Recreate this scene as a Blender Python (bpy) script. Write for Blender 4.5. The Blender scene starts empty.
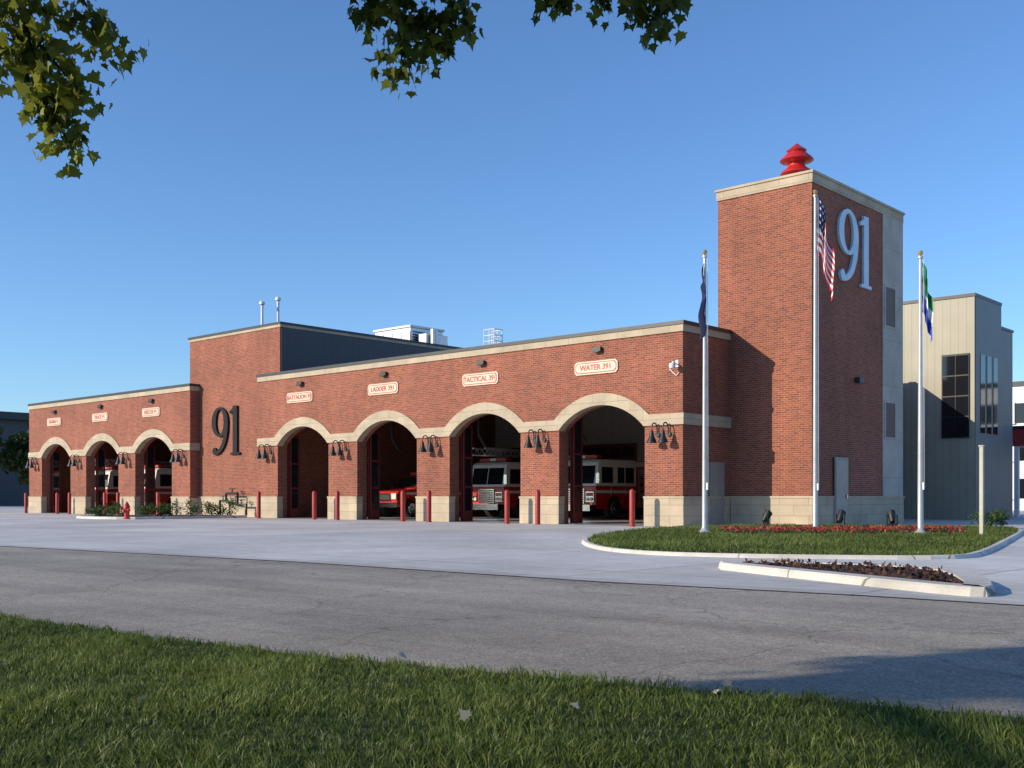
import bpy, math, random
import numpy as np
from mathutils import Vector, Matrix
random.seed(7); rng=np.random.default_rng(11)
scene=bpy.context.scene
scene.view_settings.view_transform='Standard'; scene.view_settings.look='None'
scene.view_settings.exposure=0; scene.view_settings.gamma=1

CAM=(22.16,-33.89,1.1)
# site survey frame: x = metres right of the survey line, f = metres along it (origin on the front lawn)
def S(x,f): return (CAM[0]+.742*x-.6706*f, CAM[1]+.6706*x+.742*f)

# ------------------------------------------------------------ materials
def nt(name):
    m=bpy.data.materials.new(name); m.use_nodes=True
    n=m.node_tree; b=n.nodes['Principled BSDF']; return m,n,b
def N(n,t,**k):
    o=n.nodes.new(t)
    for a,v in k.items(): setattr(o,a,v)
    return o
def noise(n,vec,scale,detail=4,rough=.55):
    t=N(n,'ShaderNodeTexNoise'); t.inputs['Scale'].default_value=scale; t.inputs['Detail'].default_value=detail
    t.inputs['Roughness'].default_value=rough; n.links.new(vec,t.inputs['Vector']); return t.outputs['Fac']
def ramp(n,fac,a,b,lo,hi):
    r=N(n,'ShaderNodeMapRange'); r.inputs[1].default_value=a; r.inputs[2].default_value=b
    r.inputs[3].default_value=lo; r.inputs[4].default_value=hi; n.links.new(fac,r.inputs[0]); return r.outputs[0]
def mathn(n,op,a,b=None):
    r=N(n,'ShaderNodeMath',operation=op)
    for i,v in enumerate((a,b)):
        if v is None: continue
        if isinstance(v,(int,float)): r.inputs[i].default_value=v
        else: n.links.new(v,r.inputs[i])
    return r.outputs[0]
def mixc(n,fac,a,b,blend='MIX'):
    r=N(n,'ShaderNodeMix',data_type='RGBA',blend_type=blend)
    if isinstance(fac,(int,float)): r.inputs[0].default_value=fac
    else: n.links.new(fac,r.inputs[0])
    for i,v in ((6,a),(7,b)):
        if isinstance(v,tuple): r.inputs[i].default_value=(*v[:3],1)
        else: n.links.new(v,r.inputs[i])
    return r.outputs[2]
def scalec(n,col,fac):
    r=N(n,'ShaderNodeVectorMath',operation='SCALE')
    if isinstance(col,tuple): r.inputs[0].default_value=col[:3]
    else: n.links.new(col,r.inputs[0])
    n.links.new(fac,r.inputs['Scale']); return r.outputs[0]
def bump(n,b,h,st=.3,d=.01):
    r=N(n,'ShaderNodeBump'); r.inputs['Strength'].default_value=st; r.inputs['Distance'].default_value=d
    n.links.new(h,r.inputs['Height']); n.links.new(r.outputs[0],b.inputs['Normal'])
def M(name,c,rough=.6,metal=0,var=.12,scale=3,bst=0,bsc=60,coat=0):
    m,n,b=nt(name); tc=N(n,'ShaderNodeTexCoord').outputs['Object']
    f=ramp(n,noise(n,tc,scale),.3,.7,1-var,1+var)
    n.links.new(scalec(n,c,f),b.inputs['Base Color'])
    b.inputs['Roughness'].default_value=rough; b.inputs['Metallic'].default_value=metal
    if coat: b.inputs['Coat Weight'].default_value=coat
    if bst: bump(n,b,noise(n,tc,bsc,3),bst)
    return m
def wallvec(n):
    tc=N(n,'ShaderNodeTexCoord').outputs['Object']
    s=N(n,'ShaderNodeSeparateXYZ'); n.links.new(tc,s.inputs[0])
    u=mathn(n,'ADD',s.outputs[0],s.outputs[1])
    c=N(n,'ShaderNodeCombineXYZ'); n.links.new(u,c.inputs[0]); n.links.new(s.outputs[2],c.inputs[1])
    return tc,c.outputs[0],s
def brickmat():
    m,n,b=nt('red_brick'); tc,v,s=wallvec(n)
    t=N(n,'ShaderNodeTexBrick'); n.links.new(v,t.inputs['Vector'])
    t.inputs['Scale'].default_value=1; t.inputs['Brick Width'].default_value=.24; t.inputs['Row Height'].default_value=.08
    t.inputs['Mortar Size'].default_value=.009; t.inputs['Mortar Smooth'].default_value=.2
    t.inputs['Color1'].default_value=(.33,.082,.038,1); t.inputs['Color2'].default_value=(.18,.042,.022,1)
    t.inputs['Mortar'].default_value=(.34,.21,.15,1); t.inputs['Bias'].default_value=-.1
    f1=ramp(n,noise(n,tc,.35,5),.3,.7,.82,1.16); f2=ramp(n,noise(n,v,9,2),.3,.7,.88,1.12)
    mp=N(n,'ShaderNodeMapping'); mp.inputs['Scale'].default_value=(2.2,.25,1); n.links.new(v,mp.inputs[0])
    st=ramp(n,noise(n,mp.outputs[0],1,4),.35,.7,.9,1.06)
    g=ramp(n,s.outputs[2],0,3,.88,1)
    f=mathn(n,'MULTIPLY',mathn(n,'MULTIPLY',f1,f2),mathn(n,'MULTIPLY',g,st))
    n.links.new(scalec(n,t.outputs['Color'],f),b.inputs['Base Color'])
    b.inputs['Roughness'].default_value=.85
    bump(n,b,mathn(n,'SUBTRACT',1,t.outputs['Fac']),.4,.006); return m
def stonemat(name='limestone',c=(.50,.41,.29),bw=1.2,rh=.4):
    m,n,b=nt(name); tc,v,s=wallvec(n)
    t=N(n,'ShaderNodeTexBrick'); n.links.new(v,t.inputs['Vector'])
    t.inputs['Scale'].default_value=1; t.inputs['Brick Width'].default_value=bw; t.inputs['Row Height'].default_value=rh
    t.inputs['Mortar Size'].default_value=.008
    t.inputs['Color1'].default_value=(*c,1); t.inputs['Color2'].default_value=(c[0]*.88,c[1]*.88,c[2]*.88,1)
    t.inputs['Mortar'].default_value=(c[0]*.5,c[1]*.5,c[2]*.5,1)
    f=mathn(n,'MULTIPLY',ramp(n,noise(n,tc,1.2,5),.3,.7,.84,1.12),ramp(n,noise(n,tc,25,3),.3,.7,.93,1.07))
    n.links.new(scalec(n,t.outputs['Color'],f),b.inputs['Base Color']); b.inputs['Roughness'].default_value=.8
    return m
def asphaltmat():
    m,n,b=nt('asphalt'); tc=N(n,'ShaderNodeTexCoord').outputs['Object']
    mp=N(n,'ShaderNodeMapping'); mp.inputs['Rotation'].default_value=(0,0,math.radians(-3)); mp.inputs['Scale'].default_value=(.12,1,1)
    n.links.new(tc,mp.inputs[0])
    f=mathn(n,'MULTIPLY',ramp(n,noise(n,mp.outputs[0],.9,6),.3,.7,.74,1.25),ramp(n,noise(n,tc,.5,6,.65),.3,.7,.8,1.18))
    f=mathn(n,'MULTIPLY',f,ramp(n,noise(n,tc,45,4,.85),.32,.68,.35,1.6))
    f=mathn(n,'MULTIPLY',f,ramp(n,noise(n,tc,9,5,.7),.3,.7,.8,1.2))
    vo=N(n,'ShaderNodeTexVoronoi',feature='DISTANCE_TO_EDGE'); vo.inputs['Scale'].default_value=.35
    wv=N(n,'ShaderNodeVectorMath',operation='ADD'); nz=N(n,'ShaderNodeTexNoise'); nz.inputs['Scale'].default_value=1.2; nz.inputs['Detail'].default_value=6
    n.links.new(tc,nz.inputs['Vector']); n.links.new(tc,wv.inputs[0]); n.links.new(nz.outputs['Color'],wv.inputs[1]); n.links.new(wv.outputs[0],vo.inputs['Vector'])
    cr=ramp(n,vo.outputs['Distance'],.0,.008,.6,1.0)
    f=mathn(n,'MULTIPLY',f,cr)
    n.links.new(scalec(n,(.37,.325,.27),f),b.inputs['Base Color']); b.inputs['Roughness'].default_value=.9
    bump(n,b,noise(n,tc,45,4,.85),.9,.016); return m
def concretemat(name,c,bw,rot=0,joint=.012,v2=.86):
    m,n,b=nt(name); tc=N(n,'ShaderNodeTexCoord').outputs['Object']
    t=N(n,'ShaderNodeTexBrick'); t.offset=0; n.links.new(tc,t.inputs['Vector'])
    t.inputs['Scale'].default_value=1; t.inputs['Brick Width'].default_value=bw; t.inputs['Row Height'].default_value=bw
    t.inputs['Mortar Size'].default_value=joint
    t.inputs['Color1'].default_value=(*c,1); t.inputs['Color2'].default_value=(c[0]*v2,c[1]*v2,c[2]*v2,1)
    t.inputs['Mortar'].default_value=(c[0]*.35,c[1]*.35,c[2]*.35,1)
    f=mathn(n,'MULTIPLY',ramp(n,noise(n,tc,.22,6,.6),.3,.7,.76,1.14),ramp(n,noise(n,tc,2.5,5,.7),.3,.7,.88,1.12))
    f=mathn(n,'MULTIPLY',f,ramp(n,noise(n,tc,60,2),.3,.7,.92,1.08))
    n.links.new(scalec(n,t.outputs['Color'],f),b.inputs['Base Color']); b.inputs['Roughness'].default_value=.8
    bump(n,b,noise(n,tc,60,3),.2,.004); return m
def leafmat(name,c1,c2,trans=.35,rough=.5):
    m,n,b=nt(name); a=N(n,'ShaderNodeAttribute',attribute_name='tint')
    col=mixc(n,a.outputs['Fac'],c1,c2)
    n.links.new(col,b.inputs['Base Color']); b.inputs['Roughness'].default_value=rough
    b.inputs['Specular IOR Level'].default_value=.3
    tr=N(n,'ShaderNodeBsdfTranslucent'); n.links.new(scalec(n,col,ramp(n,a.outputs['Fac'],0,1,1.3,1.5)),tr.inputs['Color'])
    mx=N(n,'ShaderNodeMixShader'); mx.inputs[0].default_value=trans
    n.links.new(b.outputs[0],mx.inputs[1]); n.links.new(tr.outputs[0],mx.inputs[2])
    n.links.new(mx.outputs[0],n.nodes['Material Output'].inputs['Surface']); return m
def sidingmat(name,c,pitch=.4):
    m,n,b=nt(name); tc,v,s=wallvec(n)
    sp=N(n,'ShaderNodeSeparateXYZ'); n.links.new(v,sp.inputs[0])
    fr=mathn(n,'FRACT',mathn(n,'DIVIDE',sp.outputs[0],pitch))
    line=ramp(n,fr,0,.12,.6,1)
    f=mathn(n,'MULTIPLY',line,ramp(n,noise(n,tc,.8,4),.3,.7,.93,1.07))
    n.links.new(scalec(n,c,f),b.inputs['Base Color']); b.inputs['Roughness'].default_value=.5; return m
def grassground():
    m,n,b=nt('lawn_soil'); tc=N(n,'ShaderNodeTexCoord').outputs['Object']
    col=mixc(n,ramp(n,noise(n,tc,3,6,.7),.35,.65,0,1),(.04,.06,.014),(.085,.115,.03))
    f=ramp(n,noise(n,tc,60,4,.8),.3,.7,.5,1.4)
    n.links.new(scalec(n,col,f),b.inputs['Base Color']); b.inputs['Roughness'].default_value=.9
    bump(n,b,noise(n,tc,40,4,.8),1,.04); return m

BRICK=brickmat(); STONE=stonemat(); PRECAST=stonemat('precast',(.50,.45,.38),2.1,1.9)
ASPH=asphaltmat(); CONC=concretemat('apron_concrete',(.63,.61,.58),4.2,joint=.018); KERB=concretemat('kerb_concrete',(.66,.62,.55),3.0)
DARK=M('dark_metal',(.035,.037,.04),.45,.2); CLAD=sidingmat('dark_cladding',(.045,.05,.06),.5)
BLACK=M('black_paint',(.012,.012,.013),.5); NUMB=M('number_black',(.006,.006,.007),.85); GLASS=M('dark_glass',(.012,.014,.018),.06,0,.05)
WHITE=M('white_paint',(.72,.72,.72),.45); SILVER=M('galvanised',(.55,.57,.6),.4,.6)
POLE=M('pole_aluminium',(.5,.5,.5),.35,.3); REDP=M('red_paint',(.50,.02,.015),.35,0,.08,3,coat=.4)
REDB=M('bollard_red',(.36,.03,.025),.5,0,.15,6); CHROME=M('chrome',(.6,.6,.6),.15,1); RUB=M('rubber',(.02,.02,.02),.8)
TRUCKW=M('truck_white',(.75,.74,.72),.3,0,.05,coat=.4); AMBER=M('lamp_glass',(.7,.65,.55),.2)
CREAM=M('sign_cream',(.66,.56,.42),.5); SIGNR=M('sign_red',(.5,.05,.03),.5)
INTW=M('interior_wall',(.46,.44,.40),.8); INTC=M('interior_ceiling',(.22,.22,.21),.9); INTF=M('interior_floor',(.45,.44,.42),.3)
NUMW=M('number_white',(.52,.64,.76),.4); DOORF=M('door_frame_red',(.14,.02,.016),.4); DOORG=M('door_grey',(.30,.28,.25),.5)
BARK=M('bark',(.07,.055,.04),.9,0,.3,12,.6,30); MULCH=M('mulch',(.045,.025,.018),.95,0,.5,30,1,60)
BEIGES=sidingmat('beige_siding',(.36,.33,.25),.38); SHADES=sidingmat('shaded_siding',(.15,.155,.15),.38)  # second siding is darker and greyer: the side's shade put into its colour
ROOF=M('roof_membrane',(.25,.25,.24),.9); LAWN=grassground()
GBLADE=leafmat('grass_blade',(.04,.072,.012),(.25,.30,.07),.33)
LEAF=leafmat('maple_leaf',(.05,.08,.012),(.25,.26,.035),.4); LEAFS=leafmat('shaded_maple_leaf',(.025,.045,.01),(.06,.08,.015),.2); LEAFD=leafmat('far_leaf',(.02,.04,.01),(.06,.09,.02),.2)  # LEAFS repeats the maple leaf darker, crown shade put into the colour
SHRUB=leafmat('shrub_leaf',(.03,.06,.015),(.08,.13,.03),.25); FLOW=leafmat('flower_petal',(.10,.14,.05),(.55,.03,.05),.2)
DRY=M('dry_leaf',(.5,.42,.3),.8)
NAVY=M('flag_navy',(.012,.02,.09),.8); FRED=M('flag_red',(.55,.02,.03),.8); FWH=M('flag_white',(.8,.8,.8),.8); FGR=M('flag_green',(.03,.26,.08),.8); FBL=M('flag_blue',(.03,.08,.45),.8); FDK=M('flag_dark',(.008,.014,.06),.8); GOLD=M('gold',(.6,.42,.1),.35,.6)
GREYB=M('post_beige',(.5,.46,.36),.6)

# ------------------------------------------------------------ mesh tools
def link(o,parent=None):
    scene.collection.objects.link(o)
    if parent: o.parent=parent
    return o
def empty(name,loc=(0,0,0),rz=0):
    e=bpy.data.objects.new(name,None); e.empty_display_size=.5; e.location=loc; e.rotation_euler=(0,0,rz); return link(e)
class MB:
    def __init__(s): s.v=[]; s.f=[]; s.m=[]; s.mats=[]
    def mi(s,mat):
        if mat not in s.mats: s.mats.append(mat)
        return s.mats.index(mat)
    def face(s,pts,mat):
        k=len(s.v); s.v+= [tuple(p) for p in pts]; s.f.append(tuple(range(k,k+len(pts)))); s.m.append(s.mi(mat))
    def box(s,x0,x1,y0,y1,z0,z1,mat):
        k=len(s.v); s.v+=[(x0,y0,z0),(x1,y0,z0),(x1,y1,z0),(x0,y1,z0),(x0,y0,z1),(x1,y0,z1),(x1,y1,z1),(x0,y1,z1)]
        for f in ((0,3,2,1),(4,5,6,7),(0,1,5,4),(1,2,6,5),(2,3,7,6),(3,0,4,7)):
            s.f.append(tuple(k+i for i in f)); s.m.append(s.mi(mat))
        return s
    def tube(s,pts,rs,n=10,mat=None,caps=True):
        pts=[Vector(p) for p in pts]
        if isinstance(rs,(int,float)): rs=[rs]*len(pts)
        k=len(s.v); t=None
        for i,p in enumerate(pts):
            d=(pts[min(i+1,len(pts)-1)]-pts[max(i-1,0)]).normalized()
            if t is None:
                t=d.cross(Vector((0,0,1)));
                if t.length<.01: t=d.cross(Vector((1,0,0)))
            t=(t-d*t.dot(d)).normalized(); b=d.cross(t)
            for j in range(n):
                a=2*math.pi*j/n; s.v.append(tuple(p+(t*math.cos(a)+b*math.sin(a))*float(rs[i])))
        for i in range(len(pts)-1):
            for j in range(n):
                a=k+i*n+j; b2=k+i*n+(j+1)%n
                s.f.append((a,b2,b2+n,a+n)); s.m.append(s.mi(mat))
        if caps:
            s.f.append(tuple(k+j for j in range(n))[::-1]); s.m.append(s.mi(mat))
            e=k+(len(pts)-1)*n; s.f.append(tuple(e+j for j in range(n))); s.m.append(s.mi(mat))
        return s
    def lathe(s,c,prof,n=16,mat=None):
        k=len(s.v)
        for r,z in prof:
            for j in range(n):
                a=2*math.pi*j/n; s.v.append((c[0]+r*math.cos(a),c[1]+r*math.sin(a),c[2]+z))
        for i in range(len(prof)-1):
            for j in range(n):
                a=k+i*n+j; b2=k+i*n+(j+1)%n; s.f.append((a,b2,b2+n,a+n)); s.m.append(s.mi(mat))
        return s
    def prism(s,poly,z0,z1,mat,top=None):   # poly of (x,y)
        k=len(s.v); n=len(poly)
        s.v+=[(x,y,z0) for x,y in poly]+[(x,y,z1) for x,y in poly]
        for i in range(n):
            j=(i+1)%n; s.f.append((k+i,k+j,k+n+j,k+n+i)); s.m.append(s.mi(mat))
        s.f.append(tuple(k+n+i for i in range(n))); s.m.append(s.mi(top or mat)); return s
    def profX(s,poly,x0,x1,mat):   # poly of (y,z) extruded on X
        k=len(s.v); n=len(poly)
        s.v+=[(x0,y,z) for y,z in poly]+[(x1,y,z) for y,z in poly]
        for i in range(n):
            j=(i+1)%n; s.f.append((k+i,k+n+i,k+n+j,k+j)); s.m.append(s.mi(mat))
        s.f.append(tuple(k+i for i in range(n))); s.f.append(tuple(k+n+i for i in range(n))[::-1]); s.m+= [s.mi(mat)]*2
        return s
    def build(s,name,parent=None,smooth=False,bevel=0,loc=None):
        me=bpy.data.meshes.new(name); me.from_pydata(s.v,[],s.f)
        for m in s.mats: me.materials.append(m)
        me.polygons.foreach_set('material_index',s.m)
        if smooth: me.polygons.foreach_set('use_smooth',[True]*len(s.f))
        me.update(); o=bpy.data.objects.new(name,me); link(o,parent)
        if loc: o.location=loc
        if smooth:
            try: me.set_sharp_from_angle(angle=math.radians(40))
            except Exception: pass
        if bevel:
            b=o.modifiers.new('bevel','BEVEL'); b.width=bevel; b.segments=2; b.limit_method='ANGLE'; b.angle_limit=math.radians(35)
        return o
def np_mesh(name,V,loops,starts,mats,tint=None,parent=None,smooth=False):
    me=bpy.data.meshes.new(name); me.vertices.add(len(V)); me.vertices.foreach_set('co',V.astype(np.float32).ravel())
    me.loops.add(len(loops)); me.loops.foreach_set('vertex_index',loops.astype(np.int32))
    me.polygons.add(len(starts)); me.polygons.foreach_set('loop_start',starts.astype(np.int32))
    for m in mats: me.materials.append(m)
    me.update(calc_edges=True)
    if tint is not None:
        a=me.attributes.new(name='tint',type='FLOAT',domain='POINT'); a.data.foreach_set('value',tint.astype(np.float32))
    o=bpy.data.objects.new(name,me); return link(o,parent)
def rotmats(n):
    q=rng.normal(size=(n,4)); q/=np.linalg.norm(q,axis=1)[:,None]; w,x,y,z=q.T
    return np.stack([np.stack([1-2*(y*y+z*z),2*(x*y-z*w),2*(x*z+y*w)],1),np.stack([2*(x*y+z*w),1-2*(x*x+z*z),2*(y*z-x*w)],1),np.stack([2*(x*z-y*w),2*(y*z+x*w),1-2*(x*x+y*y)],1)],1)
MAPLE=np.array([(0,0),(.10,.10),(.38,.02),(.33,.2),(.52,.42),(.30,.44),(.2,.62),(.12,.66),(0,1.0),(-.12,.66),(-.2,.62),(-.30,.44),(-.52,.42),(-.33,.2),(-.38,.02),(-.10,.10)])
QUAD=np.array([(0,0),(.32,.45),(0,1.0),(-.32,.45)])
def leaves(name,P,size,mat,shape=QUAD,tint=None,parent=None,droop=False):
    n=len(P); K=len(shape); sh=np.c_[shape,np.zeros(K)]; sh[:,2]=-.35*(sh[:,0]**2)
    R=rotmats(n)
    if droop:
        # leaf tip points mostly down
        tip=np.c_[rng.normal(0,.6,n),rng.normal(0,.6,n),-np.ones(n)]; tip/=np.linalg.norm(tip,axis=1)[:,None]
        a=rng.normal(size=(n,3)); a-=tip*(a*tip).sum(1)[:,None]; a/=np.linalg.norm(a,axis=1)[:,None]; c=np.cross(a,tip)
        R=np.stack([a,tip,c],2)
    s=size*rng.uniform(.6,1.3,n)
    V=np.einsum('nij,kj->nki',R,sh)*s[:,None,None]+P[:,None,:]
    if tint is None: tint=rng.uniform(0,1,n)
    return np_mesh(name,V.reshape(-1,3),np.arange(n*K),np.arange(n)*K,[mat],np.repeat(tint,K),parent)
def cloud(blobs,n,nsub=40,spread=.16):
    """blobs: list of (cx,cy,cz,rx,ry,rz). clumped leaf positions + tint"""
    out=[];ti=[]
    vol=np.array([b[3]*b[4]*b[5] for b in blobs])**.8; vol/=vol.sum()
    for b,w in zip(blobs,vol):
        c=np.array(b[:3]); r=np.array(b[3:]); ns=max(6,int(nsub*w*len(blobs)))
        d=rng.normal(size=(ns,3)); d/=np.linalg.norm(d,axis=1)[:,None]; rad=rng.uniform(.35,1,ns)**.6
        sub=d*rad[:,None]; st=rng.uniform(0,.6,ns); k=int(n*w); idx=rng.integers(0,ns,k)
        p=sub[idx]+rng.normal(0,spread,(k,3))
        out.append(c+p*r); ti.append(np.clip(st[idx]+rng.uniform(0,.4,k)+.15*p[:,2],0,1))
    return np.concatenate(out),np.concatenate(ti)

# ------------------------------------------------------------ ground, road, apron, lawns
g=MB(); g.prism([(900*math.cos(a),900*math.sin(a)) for a in np.linspace(0,2*math.pi,48,endpoint=False)],-.3,-.02,LAWN); g.build('ground')
edge=[(-60,47),(-30,27.5),(-14,16.4),(-8,12.2),(-4.58,9.74),(-3.0,8.5),(-1.43,7.35),(.51,6.27),(2.47,5.25),(8,2.4),(20,-3.5),(40,-13)]
far=[(-90,84),(-40,46.5),(-11.5,24.4),(-3.6,18.4),(1.14,14.1),(3.94,12.1),(5.2,11.0),(12,5.0),(40,-18)]
def sheet(name,pts,z,mat):
    b=MB(); b.face([(*S(*p),z) for p in pts],mat); return b.build(name)
sheet('asphalt_road',[(-120,60),(-120,104)]+far+[(70,-40),(50,-60),(0,-30)],-.004,ASPH)
sheet('concrete_apron',far[::-1]+[(-120,104),(-120,200),(60,140),(70,30)],.004,CONC)
GUT=concretemat('gutter_concrete',(.50,.48,.44),2.4,v2=.9)
b=MB()
for (x0,f0),(x1,f1) in zip(far,far[1:]): b.face([(*S(x0,f0),.008),(*S(x1,f1),.008),(*S(x1+.25,f1+.32),.008),(*S(x0+.25,f0+.32),.008)],GUT)
b.build('gutter')
b=MB(); b.prism([S(*p) for p in edge]+[S(40,-50),S(-60,-50)],-.02,.035,LAWN); b.build('front_lawn_ground')

# raised beds
def ring_inset(poly,w):
    n=len(poly); out=[]
    A=sum(poly[i][0]*poly[(i+1)%n][1]-poly[(i+1)%n][0]*poly[i][1] for i in range(n)); sg=1 if A>0 else -1
    for i in range(n):
        p0,p1,p2=Vector(poly[i-1]),Vector(poly[i]),Vector(poly[(i+1)%n])
        n1=(p1-p0).normalized(); n2=(p2-p1).normalized(); a=Vector((-n1.y,n1.x))*sg; c=Vector((-n2.y,n2.x))*sg
        m=(a+c); m.normalize(); k=w/max(.4,m.dot(a)); out.append(tuple(p1+m*k))
    return out
def smoothpoly(poly,it=2):
    for _ in range(it):
        q=[]
        for i in range(len(poly)):
            a=poly[i]; c=poly[(i+1)%len(poly)]
            q+= [(a[0]*.75+c[0]*.25,a[1]*.75+c[1]*.25),(a[0]*.25+c[0]*.75,a[1]*.25+c[1]*.75)]
        poly=q
    return poly
def kerbed(name,poly,w,h,fill,fh=None):
    inn=ring_inset(poly,w); n=len(poly); b=MB()
    e=empty(name)
    c1=ring_inset(poly,.02); c2=ring_inset(poly,.045)
    rows=[(poly,-.01),(c1,h-.03),(c2,h),(inn,h),(inn,0)]
    for (p,z0),(q,z1) in zip(rows,rows[1:]):
        for i in range(n):
            j=(i+1)%n; b.face([(*p[i],z0),(*p[j],z0),(*q[j],z1),(*q[i],z1)],KERB)
    b.build('kerb',e)
    f=MB(); f.face([(*p,(h-.02) if fh is None else fh) for p in inn],fill); f.build('fill',e)
    return e,inn
lawn_pts=[(1.7,27.2),(2.5,31),(4.0,35.2),(6.2,38.9),(11.5,40.5),(17.2,38.3),(16.6,35),(12.4,27),(9.0,20.6),(7.8,18.9),(5.0,19.3),(2.8,20.2),(1.9,21.8),(1.6,24.2)]
lawn_site=smoothpoly([S(*p) for p in lawn_pts],2)
e,lawn_in=kerbed('corner_lawn',lawn_site,.15,.075,LAWN)
mul_pts=[(3.0,16.8),(3.6,15.2),(4.35,13.4),(4.95,12.0),(5.3,11.9),(5.85,13.2),(6.3,15.4),(5.2,16.6),(3.8,17.2)]
kerbed('mulch_bed',smoothpoly([S(*p) for p in mul_pts],1),.34,.11,MULCH)
isl=smoothpoly([(-33,-6.9),(-31.5,-7.6),(-28.4,-7.6),(-26.9,-6.4),(-26.9,-.6),(-27.6,.0),(-33,.0)],1)
kerbed('planting_island',isl,.18,.13,MULCH)

# ------------------------------------------------------------ fire station
FS=empty('fire_station')
R_IN=2.857; ZC=1.843
BAYR=[-3.8,-10.08,-16.4,-22.8]; BAYL=[-37.35,-43.6,-49.95]; HW=2.1
def arch(dx,R): return ZC+math.sqrt(max(0,R*R-dx*dx))
def segments(x0,x1,bays,lo_pier,hi_fn,Rin,flat,outer=False):
    segs=[]; xs=x0
    for c in sorted(bays):
        L=c-HW; Rr=c+HW
        br=[xs,L] if not outer else [xs,c-2.32]+list(np.linspace(c-2.32,L,5)[1:])
        for a,d in zip(br,br[1:]): segs.append((a,d,lo_pier,lo_pier))
        pts=list(np.linspace(L,Rr,29))
        for a,d in zip(pts,pts[1:]): segs.append((a,d,arch(a-c,Rin),arch(d-c,Rin)))
        xs=Rr
        if outer:
            br=list(np.linspace(Rr,c+2.32,5))
            for a,d in zip(br,br[1:]): segs.append((a,d,lo_pier,lo_pier))
            xs=c+2.32
    segs.append((xs,x1,lo_pier,lo_pier))
    return [(a,d,l0,l1,hi_fn(a),hi_fn(d)) for a,d,l0,l1 in segs]
def strip(mb,segs,y0,y1,mat):
    for i,(a,d,l0,l1,h0,h1) in enumerate(segs):
        mb.face([(a,y0,l0),(d,y0,l1),(d,y0,h1),(a,y0,h0)],mat)
        mb.face([(d,y1,l1),(a,y1,l0),(a,y1,h0),(d,y1,h1)],mat)
        mb.face([(a,y0,h0),(d,y0,h1),(d,y1,h1),(a,y1,h0)],mat)
        mb.face([(a,y1,l0),(d,y1,l1),(d,y0,l1),(a,y0,l0)],mat)
        pl=segs[i-1][3] if i else 99
        nl=segs[i+1][2] if i<len(segs)-1 else 99
        if pl-l0>.06: mb.face([(a,y1,l0),(a,y0,l0),(a,y0,min(h0,pl+.2)),(a,y1,min(h0,pl+.2))],mat)
        if nl-l1>.06: mb.face([(d,y0,l1),(d,y1,l1),(d,y1,min(h1,nl+.2)),(d,y0,min(h1,nl+.2))],mat)
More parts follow.
